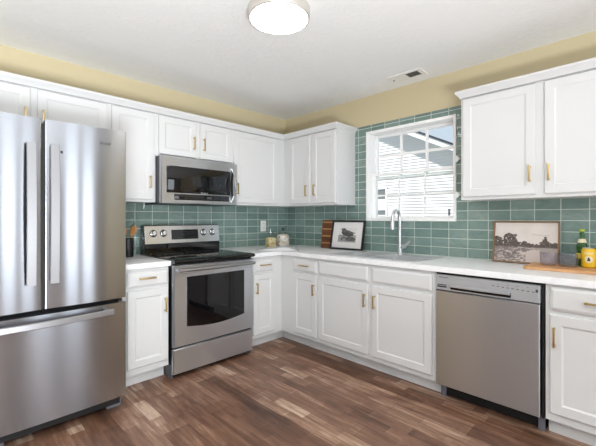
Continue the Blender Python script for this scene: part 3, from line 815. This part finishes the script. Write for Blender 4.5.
c = thing('open_book', 'open white-paged cookbook lying in front of the two jars', 'book', (-.615, -.545, CZ1), -PI/4)
MB().box(-.215, .215, -.125, .125, .0, .004, .001).build('cover', M['cover'], c)
def pages(sgn, h0, h1, name):
    n = 14; up = []; lo = []
    for k in range(n+1):
        q = k/n; x = sgn*(.002+.205*q)
        up.append((x, .0045 + h0*math.sin(PI*min(1, q*1.0)*.5 if False else PI*(.18+.82*q))**1.0 + h1*(1-q)))
        lo.append((x, .0042))
    poly = up + lo[::-1]
    return MB().prism(poly, -.12, .12, 'y').build(name, M['paper'], c)
pages(-1, .010, .014, 'page_block'); pages(1, .024, .012, 'page_block')

# ------------------------------------------------------------------ cutting board and bird print
def lean(o, ang): o.rotation_euler = (ang[0], ang[1], ang[2])
c = MB().box(0, .26, -.011, .011, 0, .305, .004).build('cutting_board', M['board'])
c.location = (-.062, -.652, CZ1+.0022); c.rotation_euler = (-.11, 0, RB)
setp(c, 'brown striped wooden cutting board leaning on tile behind the bird print', 'cutting board')

def painted(name, w_, h_, nx, ny, fn, parent, y):
    b = bmesh.new(); V = [[b.verts.new((w_*i/nx, y, h_*j/ny)) for i in range(nx+1)] for j in range(ny+1)]
    for j in range(ny):
        for i in range(nx): b.faces.new((V[j][i], V[j][i+1], V[j+1][i+1], V[j+1][i]))
    me = bpy.data.meshes.new(name); b.to_mesh(me); b.free()
    at = me.color_attributes.new('paint', 'FLOAT_COLOR', 'POINT')
    for k, vt in enumerate(me.vertices):
        at.data[k].color = (*s2l(fn(vt.co.x/w_, vt.co.z/h_)), 1)
    me.materials.append(M['art']); o = bpy.data.objects.new(name, me); COL.objects.link(o); o.parent = parent; return o
def frame4(par, w_, h_, bw, dpt, m_):
    f = MB()
    f.box(0, bw, -dpt, 0, 0, h_, .0015).box(w_-bw, w_, -dpt, 0, 0, h_, .0015).box(bw, w_-bw, -dpt, 0, 0, bw, .0015).box(bw, w_-bw, -dpt, 0, h_-bw, h_, .0015)
    return f.build('frame', m_, par)
def fbm(x, y, s=0.0, o=4): return noise.fractal(Vector((x, y, s)), 1.0, 2.0, o)
def bird(u, v):
    base = (224, 222, 219)
    if .22 < u < .80 and .20 < v < .78: base = (214, 212, 208)
    if .20 < u < .79 and .235 < v < .50:                       # ground patch
        n = fbm(u*14, v*14, 3); g = 150+34*n
        if ((u-.62)/.17)**2+((v-.35)/.085)**2 < 1: g = 92+24*n
        if ((u-.40)/.11)**2+((v-.35)/.07)**2 < 1 and ((u-.41)/.07)**2+((v-.335)/.04)**2 > 1: g = 82+20*n
        base = (g, g*.99, g*.97)
    # body, head, tail, beak
    du, dv = u-.50, v-.565; ca, sa = math.cos(-.28), math.sin(-.28); p, q = du*ca-dv*sa*-1, -(-du*sa)*-1+dv*ca
    p = du*math.cos(.28)-dv*math.sin(.28); q = du*math.sin(.28)+dv*math.cos(.28)
    inside = (p/.21)**2+(q/.115)**2 < 1 or ((u-.365)/.075)**2+((v-.70)/.07)**2 < 1
    tail = .60 < u < .76 and abs(v-(.60-.15*(u-.60))) < .05*(1-(u-.60)/.20)
    neck = abs((u-.40))/.085 < 1 and .58 < v < .70
    beak = .26 < u < .31 and abs(v-.735+(.31-u)*.2) < .018*(u-.25)/.06
    if inside or tail or neck or beak:
        n = fbm(u*26, v*26, 1); g = 76+34*n+(20 if q > .03 else 0); base = (g, g*.98, g*.95)
    return base
PW, PH = .402, .305
c = thing('framed_print', 'black framed bird print leaning on the backsplash beside the sink', 'picture', (-.108, -.822, CZ1+.0015), RB)
c.rotation_euler = (-.20, 0, RB+.05)
frame4(c, PW, PH, .017, .022, M['frame_black'])
MB().box(.016, PW-.016, -.008, -.002, .016, PH-.016).build('backing', M['frame_black'], c)
pr = painted('print', PW-.034, PH-.034, 110, 84, bird, c, -.0085); pr.location = (.017, 0, .017)

LW, LH = .410, .303
CROWNS = []
rr_ = random.Random(3)
for u0, u1, h0, h1, n_ in ((0, .12, .06, .16, 14), (.12, .36, .10, .23, 34), (.36, .52, .05, .12, 16), (.52, .74, .03, .05, 12), (.74, .86, .08, .17, 14), (.86, 1.0, .05, .11, 12)):
    for k in range(n_):
        uu = rr_.uniform(u0, u1); hh = rr_.uniform(0, 1.3*rr_.uniform(h0, h1)); CROWNS.append((uu, hh, rr_.uniform(.016, .045), rr_.uniform(-14, 26)))
CROWNS += [(.815, .23, .022, 0), (.235, .30, .03, 10), (.20, .26, .04, 4), (.03, .2, .04, 2), (.29, .25, .04, -6)]
def trees(u, h):
    """darkness offset of the tree line at height h above the shore, or None"""
    if h < .035 + .012*fbm(u*14, 1, 2): return 6
    best = None
    for uu, hh, r, d in CROWNS:
        w = 1+.35*fbm(u*40, h*40, uu*9)
        if ((u-uu)/r)**2+((h-hh)/(r*1.25))**2 < w: best = d if best is None else max(best, d*.7)
    return best
def land(u, v):
    hz = .40
    n = fbm(u*5, v*5, 7)
    sky = (214+6*v+6*n, 203+8*v+6*n, 196+8*v+6*n)
    if .62 < u < .88 and abs(v-(.70+.012*math.sin(u*14))) < .010: sky = tuple(x*.9 for x in sky)
    if v >= hz:
        d = trees(u, v-hz)
        if d is None: return sky
        g = 66+d+34*fbm(u*30, v*30, 9); return (g+13, g+2, g-4)
    if v > hz-.025: g = 92+36*fbm(u*18, v*30, 6); return (g+14, g, g-8)
    # water with broken reflections
    base = (204+6*n, 190+6*n, 182+6*n)
    d = trees(u+.012*fbm(u*8, v*50, 5), (hz-.025-v)*1.05)
    if d is not None and fbm(u*6, v*46, 3) > -.28 and u < .60:
        g = 112+d*.6+30*fbm(u*26, v*14, 6); return (g+12, g+1, g-3)
    if d is not None and u >= .6: return tuple(x*.82 for x in base)
    if u < .52 and v < .20+.08*fbm(u*9, 3, 8) and fbm(u*16, v*34, 4) > -.05:
        g = 128+36*fbm(u*20, v*20, 11); return (g+10, g, g-4)
    return base
c = thing('framed_landscape', 'sepia lakeside landscape picture in thin wooden frame behind the glasses', 'picture', (-.070, -2.394, CZ1+.0015), RB)
c.rotation_euler = (-.15, 0, RB)
frame4(c, LW, LH, .0095, .024, M['frame_wood'])
MB().box(.009, LW-.009, -.012, -.003, .009, LH-.009).build('backing', M['frame_wood'], c)
pr = painted('print', LW-.019, LH-.019, 170, 126, land, c, -.0125); pr.location = (.0095, 0, .0095)

# ------------------------------------------------------------------ tray with glasses, can, bottles
TZ1 = CZ1+.018
pl = []
for cx, cy, a0 in ((-.345, -2.685, 0), (-.125, -2.685, 0)): pass
def rrect(x0, x1, y0, y1, r, n=6):
    out = []
    for cx, cy, a in ((x1-r, y1-r, 0), (x0+r, y1-r, PI/2), (x0+r, y0+r, PI), (x1-r, y0+r, 1.5*PI)):
        for k in range(n+1): out.append((cx+r*math.cos(a+PI/2*k/n), cy+r*math.sin(a+PI/2*k/n)))
    return out
o = MB().prism(rrect(-.375, -.095, -3.27, -2.655, .03), CZ1+.0005, TZ1, 'z', .002).build('serving_board', M['tray'])
setp(o, 'light wooden serving board under the glasses and yellow can', 'tray')
def tumbler(x, y, r, h, lab):
    n = 48; rings = []
    def fl(rad, z, amp): return [(rad*(1+amp*math.cos(16*2*PI*k/n))*math.cos(2*PI*k/n), rad*(1+amp*math.cos(16*2*PI*k/n))*math.sin(2*PI*k/n), z) for k in range(n)]
    R = [fl(r*.86, 0, 0), fl(r*.9, .004, .0), fl(r*.95, .02, .018), fl(r*.99, h*.75, .018), fl(r, h*.95, 0), fl(r*.985, h, 0), fl(r*.95, h*.97, 0), fl(r*.92, .02, 0), fl(r*.84, .014, 0)]
    o = loft(R).build('tumbler', M['smoke'], loc=(x, y, TZ1+.0005)); setp(o, lab, 'drinking glass', 'smoky glasses on the serving board')
tumbler(-.205, -2.765, .047, .082, 'smoky fluted glass tumbler nearest the landscape picture')
tumbler(-.200, -2.868, .053, .084, 'smoky fluted glass tumbler beside the yellow can')
c = thing('drink_can', 'yellow soda can with round white emblem on the serving board', 'can', (-.165, -2.968, TZ1+.0005))
MB().lathe([(0, .004), (.026, .002), (.029, 0), (.037, .008), (.0375, .012), (.0375, .108), (.031, .119), (.0305, .1195), (0, .1195)], n=40).build('body', M['yellow'], c)
MB().lathe([(0, .1196), (.0303, .1196), (.0308, .1225), (.0285, .1225), (.0275, .1205), (0, .1205)], n=40).build('lid', M['alu'], c)
def patch(r, a0, a1, fn, n=14, m=14):
    """curved decal on a cylinder; fn(s,t) keeps cells"""
    b = bmesh.new(); V = {}
    def vv(i, j):
        if (i, j) not in V:
            a = a0+(a1-a0)*i/n; V[(i, j)] = b.verts.new((r*math.cos(a), r*math.sin(a), fn[0]+(fn[1]-fn[0])*j/m))
        return V[(i, j)]
    for i in range(n):
        for j in range(m):
            if fn[2]((i+.5)/n, (j+.5)/m): b.faces.new((vv(i, j), vv(i+1, j), vv(i+1, j+1), vv(i, j+1)))
    bmesh.ops.recalc_face_normals(b, faces=b.faces[:]); mb = MB(); mb._merge(b); return mb
cam_a = math.atan2(-3.258+2.968, -3.016+.165)
rd = lambda s, t_: (s-.5)**2+(t_-.5)**2 < .25
e1 = patch(.0378, cam_a-.55, cam_a+.55, (.032, .074, rd), 22, 22).build('emblem', M['label_cream'], c)
patch(.0380, cam_a-.30, cam_a+.30, (.040, .066, lambda s, t_: abs(s-.5) < .42*(1-t_*.7) and t_ > .12), 16, 16).build('emblem_mark', M['black'], e1)
patch(.0378, cam_a-.60, cam_a+.60, (.082, .098, lambda s, t_: (int(s*11) % 2 == 0) and .1 < t_ < .9), 22, 4).build('lettering_marks', M['label_cream'], c)
def bottle(x, y, lab, lab_m):
    c = thing('glass_bottle', lab, 'bottle', (x, y, TZ1+.0005), 0, 'green bottles on the serving board')
    MB().lathe([(0, 0), (.029, 0), (.031, .004), (.031, .118), (.027, .145), (.015, .178), (.0125, .20), (.0125, .222), (.0138, .224), (.0138, .228), (.010, .228), (.010, .200), (.0125, .178), (.0245, .144), (.0285, .118), (.0285, .008), (0, .006)], n=32).build('glass_body', M['green_glass'], c)
    MB().lathe([(0, .2285), (.0105, .2285), (.0155, .224), (.0158, .234), (.013, .238), (0, .2385)], n=24).build('cap', M['cap_green'], c)
    MB().lathe([(.0312, .05), (.0314, .05), (.0314, .085), (.0312, .085), (.0312, .05)], n=32).build('label', lab_m, c)
    MB().lathe([(.0250, .158-.006), (.0252, .158-.006), (.0178, .176), (.0176, .176), (.0250, .158-.006)], n=32).build('neck_label', M['label_cream'], c)
bottle(-.112, -2.929, 'green glass bottle with lime cap standing behind the yellow can', M['label_yellow'])
bottle(-.115, -3.028, 'green glass bottle half out of the picture past the yellow can', M['label_cream'])
